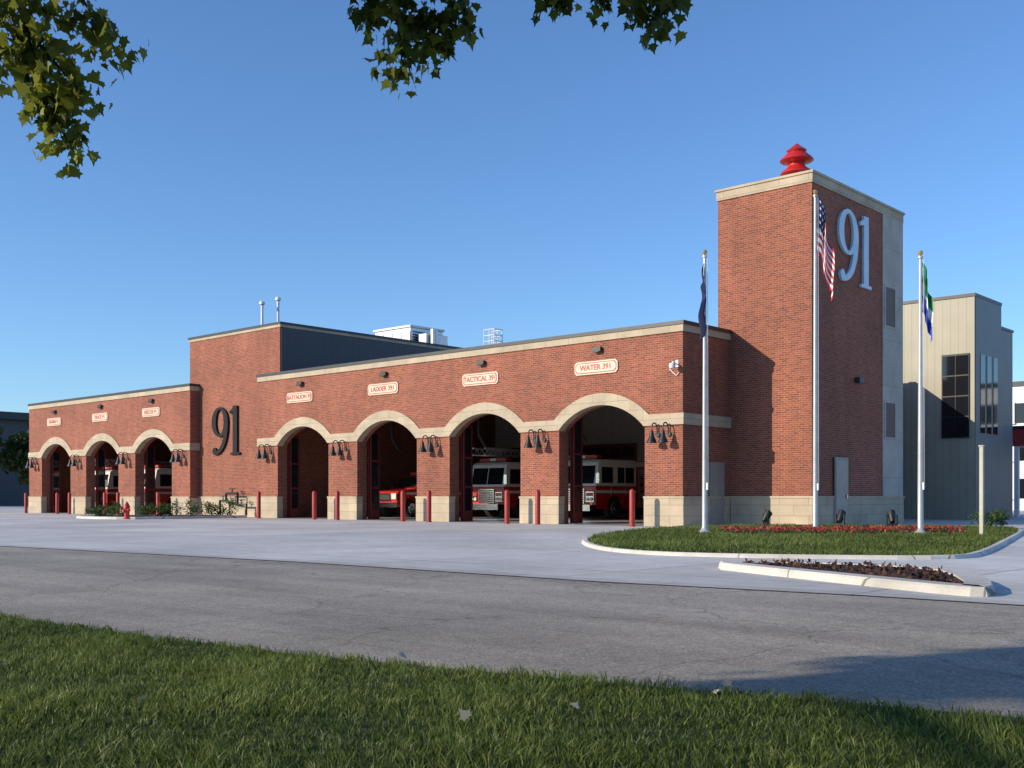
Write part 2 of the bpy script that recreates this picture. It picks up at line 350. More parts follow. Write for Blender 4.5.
def wing(tag,x0,x1,bays,sideR):
    w=MB(); strip(w,segments(x0,x1,bays,0,lambda x:7.3,R_IN,0),0,.598,BRICK)
    w.build(tag+'_front_wall',FS)
    def hi(x):
        for c in bays:
            if abs(x-c)<=2.3201: return max(4.2,arch(x-c,R_IN+.453))
        return 4.2
    t=MB(); strip(t,segments(x0,x1,bays,3.78,hi,R_IN-.012,0,True),-.07,.30,STONE)
    ed=[x0]+[v for c in sorted(bays) for v in (c-HW,c+HW)]+[x1]
    for i in range(0,len(ed),2):
        a,d=ed[i],ed[i+1]; t.box(a-(.012 if i else 0), d+(.012 if i<len(ed)-2 else 0),-.05,.32,.005,1.05,STONE)
        t.box(a-(.03 if i else 0), d+(.03 if i<len(ed)-2 else 0),-.075,.34,1.05,1.13,STONE)
    t.build(tag+'_stone_trim',FS)
    c=MB(); c.box(x0,x1+.04,-.05,.3,7.2,7.46,STONE); c.box(x0-.03,x1+.08,-.09,.34,7.46,7.6,DARK)
    c.box(x1-.3,x1+.04,.3,3.298 if sideR else .596,7.2,7.46,STONE); c.box(x1-.34,x1+.08,.34,3.298 if sideR else .596,7.46,7.6,DARK)
    c.build(tag+'_coping',FS)
    s=MB()
    s.box(x0,x0+.35,.6,18,0,7.5,BRICK)
    if sideR: s.box(x1-.35,x1,.6,18,0,7.44,BRICK)
    s.box(x0+.01,x1-.01,17.7,18.0,0,7.4,BRICK)
    s.build(tag+'_side_walls',FS)
    i=MB(); i.box(x0+.4,x1-.4,17.3,17.6,0,6.8,INTW); i.box(x0+.36,x1-.36,.61,17.6,6.6,6.75,INTC); i.box(x0+.36,x1-.36,.61,17.6,6.95,7.1,ROOF)
    i.face([(x0+.36,.1,.012),(x1-.36,.1,.012),(x1-.36,17.3,.012),(x0+.36,17.3,.012)],INTF)
    for y in np.arange(2,17,2.2): i.box(x0+.4,x1-.4,y,y+.15,6.2,6.58,INTC)
    for cx in bays:
        i.box(cx-2,cx+2,17.2,17.29,.02,4.2,DOORF)
        for r in range(5):
            for q in range(4): i.box(cx-1.85+q*.95,cx-1.05+q*.95,17.15,17.19,.2+r*.8,.8+r*.8,GLASS)
        i.box(cx+2.7,cx+3.3,16.2,17.1,.02,2.2,SIGNR)
        i.tube([(cx+1.2,5,6.2),(cx+1.2,5,4.2),(cx+1.3,5.4,3.6)],.09,8,DARK)
    i.build(tag+'_interior',FS)
    d=MB()
    for cx in bays:
        for sg in (-1,1):
            for k,off in enumerate((.10,.24)):
                xx=cx+sg*(HW-off)
                y0,y1=.62,1.18
                for (ya,yb,za,zb) in ((y0,y0+.07,.03,4.3),(y1-.07,y1,.03,4.3),(y0+.07,y1-.07,.03,.5),(y0+.07,y1-.07,4.2,4.3),(y0+.07,y1-.07,1.5,1.6),(y0+.07,y1-.07,2.8,2.9)):
                    d.box(xx-.035,xx+.035,ya,yb,za,zb,DOORF)
                d.box(xx-.01,xx+.01,y0+.07,y1-.07,.5,4.2,GLASS)
        d.box(cx-2.3,cx+2.3,.66,.9,4.75,5.3,DARK)
    d.build(tag+'_folding_doors',FS)
wing('east_wing',-26.66,0,BAYR,True)
wing('west_wing',-54,-33.3,BAYL,False)
t=MB(); t.box(0,.07,-.07,3.296,3.78,4.2,STONE); t.box(0,.05,-.05,3.296,.005,1.05,STONE); t.box(0,.075,-.075,3.296,1.05,1.13,STONE)
t.box(0,.06,1.75,1.83,.01,2.35,DOORG); t.box(0,.06,2.72,2.8,.01,2.35,DOORG); t.box(0,.062,1.75,2.8,2.35,2.43,DOORG)
t.box(0,.052,1.83,2.72,.02,2.35,DOORG); t.box(.052,.1,2.6,2.66,1.0,1.12,CHROME)
t.build('east_wing_side_trim',FS)
t=MB(); t.box(-33.3,-33.23,-.07,.596,3.78,4.2,STONE); t.box(-33.3,-33.25,-.05,.596,.005,1.05,STONE)
t.build('west_wing_side_trim',FS)
s=MB(); s.box(-33.298,-33.295,0,.59,0,7.3,BRICK); s.build('west_wing_return',FS)
s=MB(); s.box(-.004,.001,.0,.62,0,7.3,BRICK); s.build('east_wing_return',FS)
m=MB(); m.box(-34.3,-25.54,.6,22,0,10.1,BRICK); m.box(-25.54,-25.49,.66,22,7.3,10.1,CLAD)
m.box(-34.34,-25.45,.55,22.04,10.1,10.24,STONE); m.box(-34.38,-25.42,.52,22.07,10.24,10.37,DARK)
m.box(-33.29,-26.67,.54,.6,.005,1.05,STONE); m.box(-33.29,-26.67,.515,.6,1.05,1.13,STONE)
m.build('middle_block',FS)
TX0,TX1,TY0,TY1=-.53,3.45,3.3,11.5
m=MB(); m.box(TX0,TX1,TY0,TY1,0,12.75,BRICK)
m.build('tower_walls',FS)
m=MB(); m.box(TX0-.05,TX1+.05,TY0-.05,TY1+.05,12.72,13.06,STONE); m.box(TX0-.1,TX1+.1,TY0-.1,TY1+.1,13.06,13.15,STONE)
m.box(.08,TX1+.06,TY0-.06,TY1+.06,.005,1.05,STONE); m.box(.08,TX1+.09,TY0-.09,TY1+.09,1.05,1.14,STONE)
m.box(TX1,TX1+.04,9.5,TY1+.02,1.14,12.72,PRECAST)
m.build('tower_stone_trim',FS)
m=MB(); LB=M('louvre_brown',(.12,.075,.05),.6)
for z0,z1 in ((3.5,5.08),(8.1,9.85)):
    m.box(TX1+.04,TX1+.07,9.62,10.75,z0,z0+.08,PRECAST); m.box(TX1+.04,TX1+.07,9.62,10.75,z1-.08,z1,PRECAST)
    m.box(TX1+.04,TX1+.07,9.62,9.72,z0+.08,z1-.08,PRECAST); m.box(TX1+.04,TX1+.07,10.65,10.75,z0+.08,z1-.08,PRECAST)
    m.box(TX1+.041,TX1+.05,9.72,10.65,z0+.08,z1-.08,LB)
m.box(TX1+.06,TX1+.12,5.0,6.1,.01,2.62,DOORG); m.box(TX1+.12,TX1+.13,5.08,6.02,.05,2.52,M('door_leaf',(.36,.33,.28),.5)); m.box(TX1+.13,TX1+.19,5.85,5.92,1.05,1.2,CHROME)
m.box(TX1,TX1+.22,6.9,7.3,5.6,5.8,DARK)
m.build('tower_fittings',FS)
v=MB(); c=(1.67,5.56,13.25)
v.lathe(c,[(.0,-.15),(.42,-.15),(.42,.3),(.36,.34),(.36,.75),(.36,.8)],20,REDP)
v.lathe(c,[(.0,.50),(.58,.55),(.64,.60),(.62,.66),(.36,.86),(.34,.9),(.34,1.15)],20,REDP)
v.lathe(c,[(.0,.98),(.55,1.05),(.66,1.12),(.64,1.18),(.38,1.42),(.36,1.42),(.3,1.5)],20,REDP)
v.lathe(c,[(.0,1.42),(.36,1.46),(.40,1.52),(.14,1.72),(.05,1.8),(0,1.82)],20,REDP)
v.build('roof_ventilator',FS,True)

# 91 numerals
def numeral(org,ux,nrm,H,mat,name,depth=.12):
    org=Vector(org); ux=Vector(ux); nrm=Vector(nrm); uz=Vector((0,0,1)); mb=MB()
    def quadstrip(L,Rr,off):
        def P(p,k): return org+ux*(float(p[0])*H)+uz*(float(p[1])*H)+nrm*k
        for i in range(len(L)-1):
            a,b2,c2,d=L[i],L[i+1],Rr[i+1],Rr[i]
            mb.face([P(a,off),P(d,off),P(c2,off),P(b2,off)],mat)
            mb.face([P(a,.02),P(b2,.02),P(b2,off),P(a,off)],mat); mb.face([P(d,.02),P(d,off),P(c2,off),P(c2,.02)],mat)
        for k in (0,-1): 
            mb.face([P(L[k],.02),P(Rr[k],.02),P(Rr[k],off),P(L[k],off)],mat)
    T=np.linspace(0,2*math.pi,41)
    quadstrip([(.30+.30*math.cos(a),.69+.31*math.sin(a)) for a in T],[(.30+.145*math.cos(a),.69+.255*math.sin(a)) for a in T],depth)
    cp=[]
    for k in range(24):
        t=k/23
        p0,p1,p2,p3=Vector((.525,.70)),Vector((.55,.36)),Vector((.42,.04)),Vector((.09,.04))
        q=p0*(1-t)**3+p1*(3*(1-t)**2*t)+p2*(3*(1-t)*t*t)+p3*t**3
        d=((p1-p0)*(3*(1-t)**2)+(p2-p1)*(6*(1-t)*t)+(p3-p2)*(3*t*t)).normalized(); w=.075*(1-t)+.034*t
        nn=Vector((-d.y,d.x))*w
        cp.append((q+nn,q-nn))
    quadstrip([tuple(a) for a,_ in cp],[tuple(b2) for _,b2 in cp],depth+.006)
    T=np.linspace(0,2*math.pi,17)
    quadstrip([(.11+.07*math.cos(a),.09+.07*math.sin(a)) for a in T],[(.11+.001*math.cos(a),.09+.001*math.sin(a)) for a in T],depth+.012)
    quadstrip([(.775,.02),(.775,1.0)],[(.93,.02),(.93,1.0)],depth)
    quadstrip([(.69,0),(.69,.045)],[(1.02,0),(1.02,.045)],depth+.006)
    quadstrip([(.66,.85),(.83,.88),(.925,.98)],[(.66,.90),(.78,.96),(.90,1.004)],depth+.006)
    return mb.build(name,FS)
numeral((TX1,5.3,9.4),(0,1,0),(1,0,0),2.85,NUMW,'tower_number_91')
numeral((-31.85,.6,3.45),(1,0,0),(0,-1,0),2.7,NUMB,'wall_number_91')

# name plaques
def plaque(cx,txt,z=6.18,frame=SIGNR,k0=1.0):
    e=empty('bay_sign',(cx,0,z))
    w,h,k=1.06*k0,.26,.1
    def oc(w,h,k): return [(-w+k,-h),(w-k,-h),(w,-h+k),(w,h-k),(w-k,h),(-w+k,h),(-w,h-k),(-w,-h+k)]
    b=MB()
    for (ww,hh,y0,y1,mt) in ((w,h,-.05,-.001,CREAM),(w-.05,h-.05,-.056,-.05,frame),(w-.085,h-.085,-.062,-.056,CREAM)):
        o=oc(ww,hh,k); b.face([(x,y0,z2) for x,z2 in o],mt)
        for i in range(8):
            a,c2=o[i],o[(i+1)%8]; b.face([(a[0],y0,a[1]),(a[0],y1,a[1]),(c2[0],y1,c2[1]),(c2[0],y0,c2[1])],mt)
    b.build('panel',e)
    cu=bpy.data.curves.new('lettering','FONT'); cu.body=txt; cu.size=.30; cu.align_x='CENTER'; cu.align_y='CENTER'; cu.extrude=.004; cu.offset=.006
    cu.materials.append(SIGNR); o=bpy.data.objects.new('lettering',cu); link(o,e); o.location=(0,-.068,0); o.rotation_euler=(math.pi/2,0,0)
for c,tx in zip(BAYR,('WATER 391','TACTICAL 391','LADDER 391','BATTALION 91')): plaque(c-.2,tx)
for c,tx in zip(BAYL,('RESCUE 91','TRUCK 91','ENGINE 91')): plaque(c-.2,tx,k0=.95)

# gooseneck wall lamps
def wall_lamp(x):
    e=empty('gooseneck_lamp',(x,0,-.18)); b=MB()
    b.tube([(0,-.001,3.62),(0,-.06,3.62)],.10,12,BLACK)
    pts=[(0,-.05,3.62)]+[(0,-.24+.17*math.cos(a),3.84+.2*math.sin(a)) for a in np.linspace(0,math.pi,9)]+[(0,-.41,3.74)]
    b.tube(pts,.026,6,BLACK)
    b.lathe((0,-.41,0),[(.03,3.76),(.06,3.74),(.08,3.62),(.10,3.52),(.16,3.4),(.19,3.29),(.185,3.29),(.14,3.4),(.05,3.52)],14,BLACK)
    b.lathe((0,-.41,0),[(.0,3.31),(.05,3.33),(.06,3.42),(.04,3.48)],10,AMBER)
    b.build('lamp_body',e,True)
for c in (-.85,-6.94,-13.24,-19.6,-25.75,-34.2,-40.5,-46.8,-53.0):
    for d in (-.25,.25): wall_lamp(c+d)
f=MB()
for c in BAYR+BAYL:
    f.box(c-.3,c+.1,-.16,-.001,6.78,6.95,DARK); f.box(c-.25,c+.05,-.2,-.16,6.74,6.8,BLACK)
f.build('soffit_floodlights',FS)
e=empty('security_camera',(-.25,0,6.0)); b=MB(); b.tube([(0,0,0),(0,-.3,.05)],.03,8,WHITE); b.lathe((0,-.32,-.2),[(0,0),(.1,.03),(.13,.12),(.11,.2),(0,.24)],12,WHITE); b.box(-.06,.06,-.02,0,-.1,.15,WHITE)
b.tube([(-.3,-.04,-.15),(-.15,-.04,-.3),(0,-.04,-.42),(.12,-.04,-.3)],.02,6,WHITE); b.build('camera_body',e,True)

# roof equipment
e=empty('rooftop_air_handler',(0,0,0)); b=MB()
b.box(-35.2,-31.6,15.5,18.5,10.3,12.45,SILVER); b.box(-35.3,-31.5,15.4,18.6,12.45,12.6,WHITE)
for k in range(9): b.box(-31.6,-31.55,15.7,18.3,10.7+k*.18,10.78+k*.18,DARK)
for k in range(4): b.box(-35+k*.9,-34.3+k*.9,15.46,15.5,10.7,12.2,WHITE)
b.box(-31.4,-30.6,16,18,10.3,12.0,SILVER); b.tube([(-30.4,16.5,10.3),(-30.4,16.5,12.3)],.25,12,SILVER)
b.build('housing',e,bevel=.02)
for (x,y,h) in ((-33,4.7,2.55),(-32.5,5.5,2.85)):
    e=empty('vent_stack',(x,y,10.2)); b=MB(); b.tube([(0,0,0),(0,0,h)],.08,10,WHITE); b.lathe((0,0,h-.1),[(.09,0),(.17,.05),(.17,.2),(.05,.28),(0,.28)],12,WHITE); b.lathe((0,0,.5),[(.08,0),(.2,.0),(.08,.15)],12,SILVER); b.build('pipe',e,True)
e=empty('roof_ladder_guardrail',(-29.1,20,10.2)); b=MB()
for dx in (0,.5,.95):
    for dy in (0,.8): b.tube([(dx,dy,0),(dx,dy,2.3)],.04,6,WHITE)
for z in (1.5,1.9,2.3):
    b.tube([(0,0,z),(.95,0,z)],.035,6,WHITE); b.tube([(0,.8,z),(.95,.8,z)],.035,6,WHITE); b.tube([(0.95,0,z),(.95,.8,z)],.035,6,WHITE)
b.build('rails',e,True)

# ------------------------------------------------------------ neighbouring buildings
e=empty('siding_building'); b=MB()
b.box(-8,3.69,19.5,23.2,0,10.7,BEIGES); b.box(-8.05,3.74,19.45,23.25,10.7,10.85,DARK)
b.box(3.69,3.72,19.56,23.2,.3,10.7,SHADES)  # thin sheet whose dark colour carries the shade of this side
b.box(-8,3.6,23.2,25.3,0,9.6,SHADES); b.box(-8,3.65,23.25,25.35,9.6,9.72,DARK)
b.build('walls',e)
b=MB()
b.box(2.15,3.45,19.42,19.5,3.95,8.0,BLACK)
for r in range(4):
    for q in range(2): b.box(2.2+q*.63,2.79+q*.63,19.405,19.42,4.02+r*.99,4.94+r*.99,GLASS)
for k in range(3): b.box(3.72,3.74,20.2+k*.9,20.8+k*.9,4.2,8.0,GLASS)
b.build('windows',e)
e=empty('office_building'); b=MB(); b.box(-8,30,60.4,74,0,10.2,WHITE); b.box(-8.1,30.1,60.3,74.1,10.2,10.6,DARK)
for fl in range(3):
    b.box(-7.5,29.5,60.3,60.38,1.0+fl*3.1,2.6+fl*3.1,GLASS)
    for k in range(18): b.box(-7.5+k*2.1,-7.2+k*2.1,60.2,60.3,.9+fl*3.1,2.7+fl*3.1,WHITE)
b.build('walls',e)
e=empty('entrance_canopy'); b=MB(); b.box(2.3,10,29,33,3.9,4.85,M('canopy_red',(.35,.03,.03),.5)); b.box(2.2,10.1,28.9,33.1,4.85,5.0,DARK)
for x in (2.6,6,9.7):
    for y in (29.2,32.8): b.box(x-.12,x+.12,y-.12,y+.12,0,3.9,WHITE)
b.build('canopy',e,bevel=.02)
e=empty('distant_warehouse'); X,Y=S(-75,128); b=MB(); b.box(X-40,X+6,Y,Y+20,0,10.6,M('warehouse',(.08,.08,.085),.7)); b.box(X-41,X+7,Y-1,Y+21,10.6,11.5,DARK)
for k in range(12): b.box(X-38+k*3.6,X-36+k*3.6,Y-.1,Y,3,5,GLASS)
b.build('walls',e)

# ------------------------------------------------------------ vehicles
def wheel(b,x,y,r=.52,w=.34):
    s=1 if x>0 else -1
    b.tube([(x-s*w,y,r),(x-s*.04,y,r),(x,y,r)],[r,r,r*.93],24,RUB)
    b.tube([(x,y,r),(x+s*.02,y,r)],[r*.6,r*.55],18,CHROME); b.tube([(x+s*.02,y,r),(x+s*.07,y,r)],[r*.22,r*.18],12,CHROME)
def engine(X,Y,ladder=False):
    e=empty('fire_engine',(X,Y,.012)); W=1.25
    b=MB()
    b.profX([(0,.5),(0,1.62),(3.35,1.62),(3.35,.5),(2.15,.5),(2.05,.95),(1.8,1.12),(1.3,1.12),(1.05,.95),(.95,.5)],-W,W,REDP)
    b.build('cab_lower',e,bevel=.03)
    b=MB(); b.profX([(.003,1.622),(.22,2.8),(.4,2.93),(3.35,2.93),(3.35,1.622)],-W+.003,W-.003,TRUCKW); b.build('cab_upper',e,bevel=.05)
    b=MB()
    def fr(x0,x1,z0,z1,o=.02): 
        y=lambda z:.003+(z-1.622)*.184-o
        b.face([(x0,y(z0),z0),(x1,y(z0),z0),(x1,y(z1),z1),(x0,y(z1),z1)],GLASS)
    fr(-1.1,-.03,1.75,2.62); fr(.03,1.1,1.75,2.62)
    for s in (-1,1):
        x0,x1=(W-.003,W+.012) if s>0 else (-W-.012,-W+.003)
        b.box(x0,x1,.45,1.35,1.78,2.55,GLASS); b.box(x0,x1,1.75,2.3,1.78,2.55,GLASS); b.box(x0,x1,2.4,3.1,1.78,2.55,GLASS)
    b.build('windows',e)
    b=MB()
    b.box(-W,W,-.5,-.01,.42,.72,CHROME); b.box(-.55,.55,-.04,-.002,.78,1.5,CHROME)
    for k in range(6): b.box(-.5,.5,-.055,-.04,.84+k*.11,.89+k*.11,BLACK)
    for s in (-1,1):
        b.box(s*.9-.24,s*.9+.24,-.05,-.002,.85,1.35,CHROME)
        for q in (0,1): b.tube([(s*.9-.11+.22*q,-.05,.98),(s*.9-.11+.22*q,-.08,.98)],.09,12,AMBER)
        b.box(s*.9-.2,s*.9+.2,-.07,-.05,1.14,1.3,REDP)
        b.tube([(s*1.2,.1,2.3),(s*1.5,-.15,2.35),(s*1.5,-.15,1.8)],.02,6,CHROME); b.box(s*1.5-.1,s*1.5+.1,-.2,-.14,1.75,2.25,CHROME)
        b.box(s*W-(.0 if s>0 else .014),s*W+(.014 if s>0 else 0),.02,3.3,1.28,1.42,TRUCKW)
        for y in (1.42,2.35): b.box(s*W-(.0 if s>0 else .01),s*W+(.01 if s>0 else 0),y,y+.02,.6,1.6,BLACK)
        for y in (1.25,2.45): b.box(min(s*W,s*(W+.05)),max(s*W,s*(W+.05)),y,y+.05,1.15,1.6,CHROME)
    b.box(-.95,.95,.5,.85,2.93,3.0,BLACK); b.box(-.95,-.2,.48,.87,3.0,3.14,SIGNR); b.box(.2,.95,.48,.87,3.0,3.14,SIGNR); b.box(-.2,.2,.48,.87,3.0,3.14,AMBER)
    b.box(-W,W,3.5,9.0,1.2,2.6,REDP); b.box(-W,W,3.5,5.7,.55,1.2,REDP); b.box(-W,W,7.3,9.0,.55,1.2,REDP); b.box(-W+.1,W-.1,.3,8.9,.5,.8,BLACK)
    b.box(-W+.01,W-.01,3.5,9.0,2.6,2.85,TRUCKW)
    for s in (-1,1):
        xa,xb=sorted((s*W,s*(W+.015)))
        b.box(xa,xb,3.52,4.4,.6,2.5,CHROME)
        for k in range(4):
            for q in range(2): b.tube([(s*(W+.015),3.75+q*.4,1.0+k*.35),(s*(W+.04),3.75+q*.4,1.0+k*.35)],.08,10,BLACK)
        for (ya,yb,za) in ((4.5,5.6,.65),(5.75,7.25,1.35),(7.4,8.9,.65)):
            b.box(xa,xb,ya,yb,za,2.5,SILVER)
            for k in range(int((2.5-za)/.12)): b.box(min(s*(W+.015),s*(W+.02)),max(s*(W+.015),s*(W+.02)),ya+.02,yb-.02,za+.05+k*.12,za+.065+k*.12,BLACK)
        wheel(b,s*1.22,1.55); wheel(b,s*1.22,6.5)
    if ladder:
        b.box(-.5,.5,3.6,4.6,2.85,3.2,TRUCKW)
        for s in (-1,1):
            for z in (3.25,3.6): b.tube([(s*.42,-.6,z+.05),(s*.42,8.6,z-.05)],.05,6,SILVER)
        for k in range(24):
            y=-.5+k*.38; b.tube([(-.42,y,3.28),(.42,y,3.28)],.025,6,SILVER)
            for s in (-1,1): b.tube([(s*.42,y,3.27),(s*.42,y+.19,3.62)],.018,5,SILVER); b.tube([(s*.42,y+.19,3.62),(s*.42,y+.38,3.27)],.018,5,SILVER)
    b.build('equipment',e)
    return e
engine(-11.3,7.8); engine(-17.4,7.9,True); engine(-42.4,2.2); engine(-48.8,2.4,True)
def pickup(X,Y):
    e=empty('pickup_truck',(X,Y,.012)); W=.98; b=MB()
    b.profX([(0,.48),(-.02,.95),(.12,1.15),(1.35,1.25),(3.85,1.27),(5.7,1.27),(5.7,.5),(4.95,.5),(4.85,.8),(4.5,.92),(4.15,.8),(4.05,.5),(1.45,.5),(1.35,.8),(1.0,.92),(.65,.8),(.55,.48)],-W,W,REDP)
    b.build('body',e,bevel=.05)
    b=MB(); b.profX([(1.25,1.255),(1.95,1.82),(3.55,1.85),(3.85,1.272)],-W+.1,W-.1,REDP); b.build('cabin',e,bevel=.06)
    b=MB(); b.face([(-.8,1.28,1.30),(.8,1.28,1.30),(.72,1.86,1.78),(-.72,1.86,1.78)],GLASS)
    for s in (-1,1):
        x=s*(W-.088); b.face([(x,1.6,1.32),(x,2.5,1.32),(x,2.5,1.76),(x,2.0,1.76)],GLASS); b.face([(x,2.58,1.32),(x,3.65,1.32),(x,3.45,1.76),(x,2.58,1.76)],GLASS)
        b.box(s*.78-.17,s*.78+.17,-.06,.02,.8,1.05,AMBER); wheel(b,s*.96,1.0,.4,.26); wheel(b,s*.96,4.5,.4,.26)
        b.box(s*1.1-.1,s*1.1+.1,1.5,1.6,1.25,1.45,BLACK); b.box(min(s*W,s*(W+.008)),max(s*W,s*(W+.008)),.6,5.6,1.0,1.1,TRUCKW)
    b.box(-.55,.55,-.06,.0,.72,1.05,CHROME); b.box(-.5,.5,-.07,-.06,.78,1.0,BLACK); b.box(-W,W,-.15,-.01,.45,.66,CHROME)
    b.box(-.6,.6,2.3,2.6,1.86,2.0,SIGNR); b.build('fittings',e); e.scale=(1.08,1.08,1.22)
pickup(-21.6,4.4)

# ------------------------------------------------------------ bollards, hydrant, poles
def bollard(X,Y):
    b=MB(); b.lathe((0,0,0),[(.13,0),(.13,.02),(.105,.03),(.105,1.28),(.09,1.35),(.05,1.39),(0,1.4)],14,REDB); b.build('bollard',None,True,loc=(X,Y,.005))
for c in BAYR+BAYL:
    for d in (-2.42,2.2): bollard(c+d,-.95)
X,Y=S(-17.5,49.5); e=empty('fire_hydrant',(X,Y,.1)); b=MB()
b.lathe((0,0,0),[(.17,0),(.17,.05),(.12,.06),(.12,.5),(.15,.52),(.15,.56),(.12,.6),(.09,.7),(.04,.74),(.04,.8),(0,.8)],14,REDP)
b.tube([(-.22,0,.42),(.22,0,.42)],.06,10,REDP); b.tube([(0,-.2,.38),(0,0,.38)],.075,10,REDP); b.build('hydrant_body',e,True)
b=MB()
e=empty('standpipe_valves',(-29.2,.1,0))
b.tube([(-1.2,0,.1),(-1.2,0,.9),(-.6,0,.9),(-.6,0,1.3),(.5,0,1.3),(.5,0,.7),(1.3,0,.7),(1.3,0,.1)],.07,8,BLACK)
b.tube([(-.6,0,.9),(.5,0,.7)],.05,8,BLACK)
for x,z in ((-.9,1.15),(0,1.55),(.9,.95)):
    b.tube([(x,0,z-.25),(x,0,z)],.03,6,BLACK); b.tube([(x+.18*math.cos(a),.18*math.sin(a),z) for a in np.linspace(0,2*math.pi,14)],.025,6,BLACK)
b.build('pipes',e,True)
def flag(parent,H,drop,hoist,spread,fn,dirv=(.742,.6706)):
    nu,nv=40,26; b=MB(); d=Vector((*dirv,0)); p=Vector((dirv[1],-dirv[0],0))
    P=[[None]*(nv+1) for _ in range(nu+1)]
    for i in range(nu+1):
        for j in range(nv+1):
            u,v=i/nu,j/nv
            z=H-v*hoist-(u**.9)*(drop-hoist)*(1-.15*v)
            # the cloth hangs away from the halyard, gathered in soft folds
            h=.05+spread*(u**.5)*(.82+.18*math.sin(u*8+v*1.6))
            q=.09*math.sin(u*13+v*2.0+.5)*(u**.4)+.03*math.sin(v*9+u*5)
            P[i][j]=tuple(d*h+p*q+Vector((0,0,z)))
    for i in range(nu):
        for j in range(nv): b.face([P[i][j],P[i+1][j],P[i+1][j+1],P[i][j+1]],fn(i/nu,(j+.5)/nv,i,j))
    o=b.build('flag',parent)
    import bmesh
    bm=bmesh.new(); bm.from_mesh(o.data); bmesh.ops.remove_doubles(bm,verts=bm.verts,dist=.0005); bm.to_mesh(o.data); bm.free()
    o.data.polygons.foreach_set('use_smooth',[True]*len(o.data.polygons))
def pole(x,f,H,fl):
    X,Y=S(x,f); e=empty('flagpole',(X,Y,.06)); b=MB()
    b.lathe((0,0,0),[(.2,0),(.2,.04),(.11,.1),(.08,.2),(.075,1.5),(.042,H-.25),(.042,H-.2),(.07,H-.18),(.07,H-.12),(.02,H-.1)],16,POLE)
    b.lathe((0,0,H-.1),[(.0,0),(.05,.02),(.075,.075),(.05,.13),(0,.15)],14,GOLD)
    b.tube([(.10,.02,1.3),(.08,.02,H-.2)],.008,4,WHITE); b.box(.06,.11,-.03,.03,1.25,1.45,SILVER); b.build('pole',e,True); fl(e,H)
def us(u,v,i,j):
    if u<.42 and v<.54: return FWH if (i%3==1 and j%3==1) else NAVY
    return FRED if int(v*13)%2==0 else FWH
pole(5.58,31.5,8.15,lambda e,H:flag(e,H-.35,2.6,1.4,.24,lambda u,v,i,j: FDK,(.3,-.954)))
pole(9.28,33.3,10.4,lambda e,H:flag(e,H-.15,3.5,1.8,.52,us))
pole(11.52,30.7,7.95,lambda e,H:flag(e,H-.3,2.4,1.4,.28,lambda u,v,i,j: FGR if v<.4 else (FWH if v<.65 else FBL)))
X,Y=S(12.6,29.2); e=empty('sign_post',(X,Y,.05)); b=MB(); b.box(-.05,.05,-.05,.05,0,2.4,GREYB); b.box(-.07,.07,-.07,.07,2.4,2.44,GREYB); b.build('post',e,bevel=.01)
def flood(x,f,a):
    X,Y=S(x,f); e=empty('ground_floodlight',(X,Y,.06),a); e.scale=(.9,.9,1.1); b=MB()
    b.lathe((0,0,0),[(.1,0),(.1,.04),(.04,.05),(.04,.25),(0,.25)],10,BLACK)
    b.box(-.17,-.14,-.03,.03,.22,.48,BLACK); b.box(.14,.17,-.03,.03,.22,.48,BLACK); b.box(-.17,.17,-.03,.03,.2,.24,BLACK)
    b.tube([(0,-.08,.28),(0,0,.38),(0,.10,.52),(0,.12,.55)],[.08,.11,.13,.125],14,BLACK); b.tube([(0,.121,.552),(0,.123,.555)],.11,14,AMBER); b.build('lamp_head',e,True)
flood(7.7,33.0,-.6); flood(9.65,32.0,-.2); flood(11.0,31.5,.6); 

# ------------------------------------------------------------ grass
def blades(name,PX,PF,z0,hmean,w,mat,parent=None):
    n=len(PX); X=CAM[0]+.742*PX-.6706*PF; Y=CAM[1]+.6706*PX+.742*PF
    cl=.5+.25*np.sin(X*3.1+np.sin(Y*2.3)*1.5)+.25*np.sin(Y*4.3+np.sin(X*3.7)*1.3)
    cl2=.5+.5*np.sin(X*.9+1.3*np.sin(Y*.7))
    # small tufts that lean together
    ga=np.sin(X*11+3*np.sin(Y*7))*2.2+np.sin(Y*13+2*np.sin(X*9))*2.2
    h=hmean*rng.uniform(.45,1.2,n)*(.6+.7*cl)*(.85+.2*np.sin(X*17)*np.sin(Y*19)); a=rng.uniform(0,2*np.pi,n); la=ga+rng.normal(0,1.0,n); le=h*rng.uniform(.2,1.0,n)
    wx,wy=np.cos(a)*w/2,np.sin(a)*w/2; lx,ly=np.cos(la)*le,np.sin(la)*le
    V=np.zeros((n,5,3)); B=np.c_[X,Y,np.full(n,z0)]; W3=np.c_[wx,wy,np.zeros(n)]
    V[:,0]=B-W3; V[:,1]=B+W3
    mid=B+np.c_[lx*.3,ly*.3,h*.6]; V[:,2]=mid+W3*.8; V[:,3]=mid-W3*.8; V[:,4]=B+np.c_[lx,ly,h]
    k=np.arange(n)*5; loops=np.stack([k,k+1,k+2,k+3,k+3,k+2,k+4],1).ravel(); st=np.stack([np.arange(n)*7,np.arange(n)*7+4],1).ravel()
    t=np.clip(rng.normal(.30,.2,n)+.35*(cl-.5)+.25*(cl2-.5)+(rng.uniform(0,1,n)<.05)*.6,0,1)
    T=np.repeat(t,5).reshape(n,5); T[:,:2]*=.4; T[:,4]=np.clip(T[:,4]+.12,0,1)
    return np_mesh(name,V.reshape(-1,3),loops,st,[mat],T.ravel(),parent)
ex=np.array([p[0] for p in edge]); ef=np.array([p[1] for p in edge])
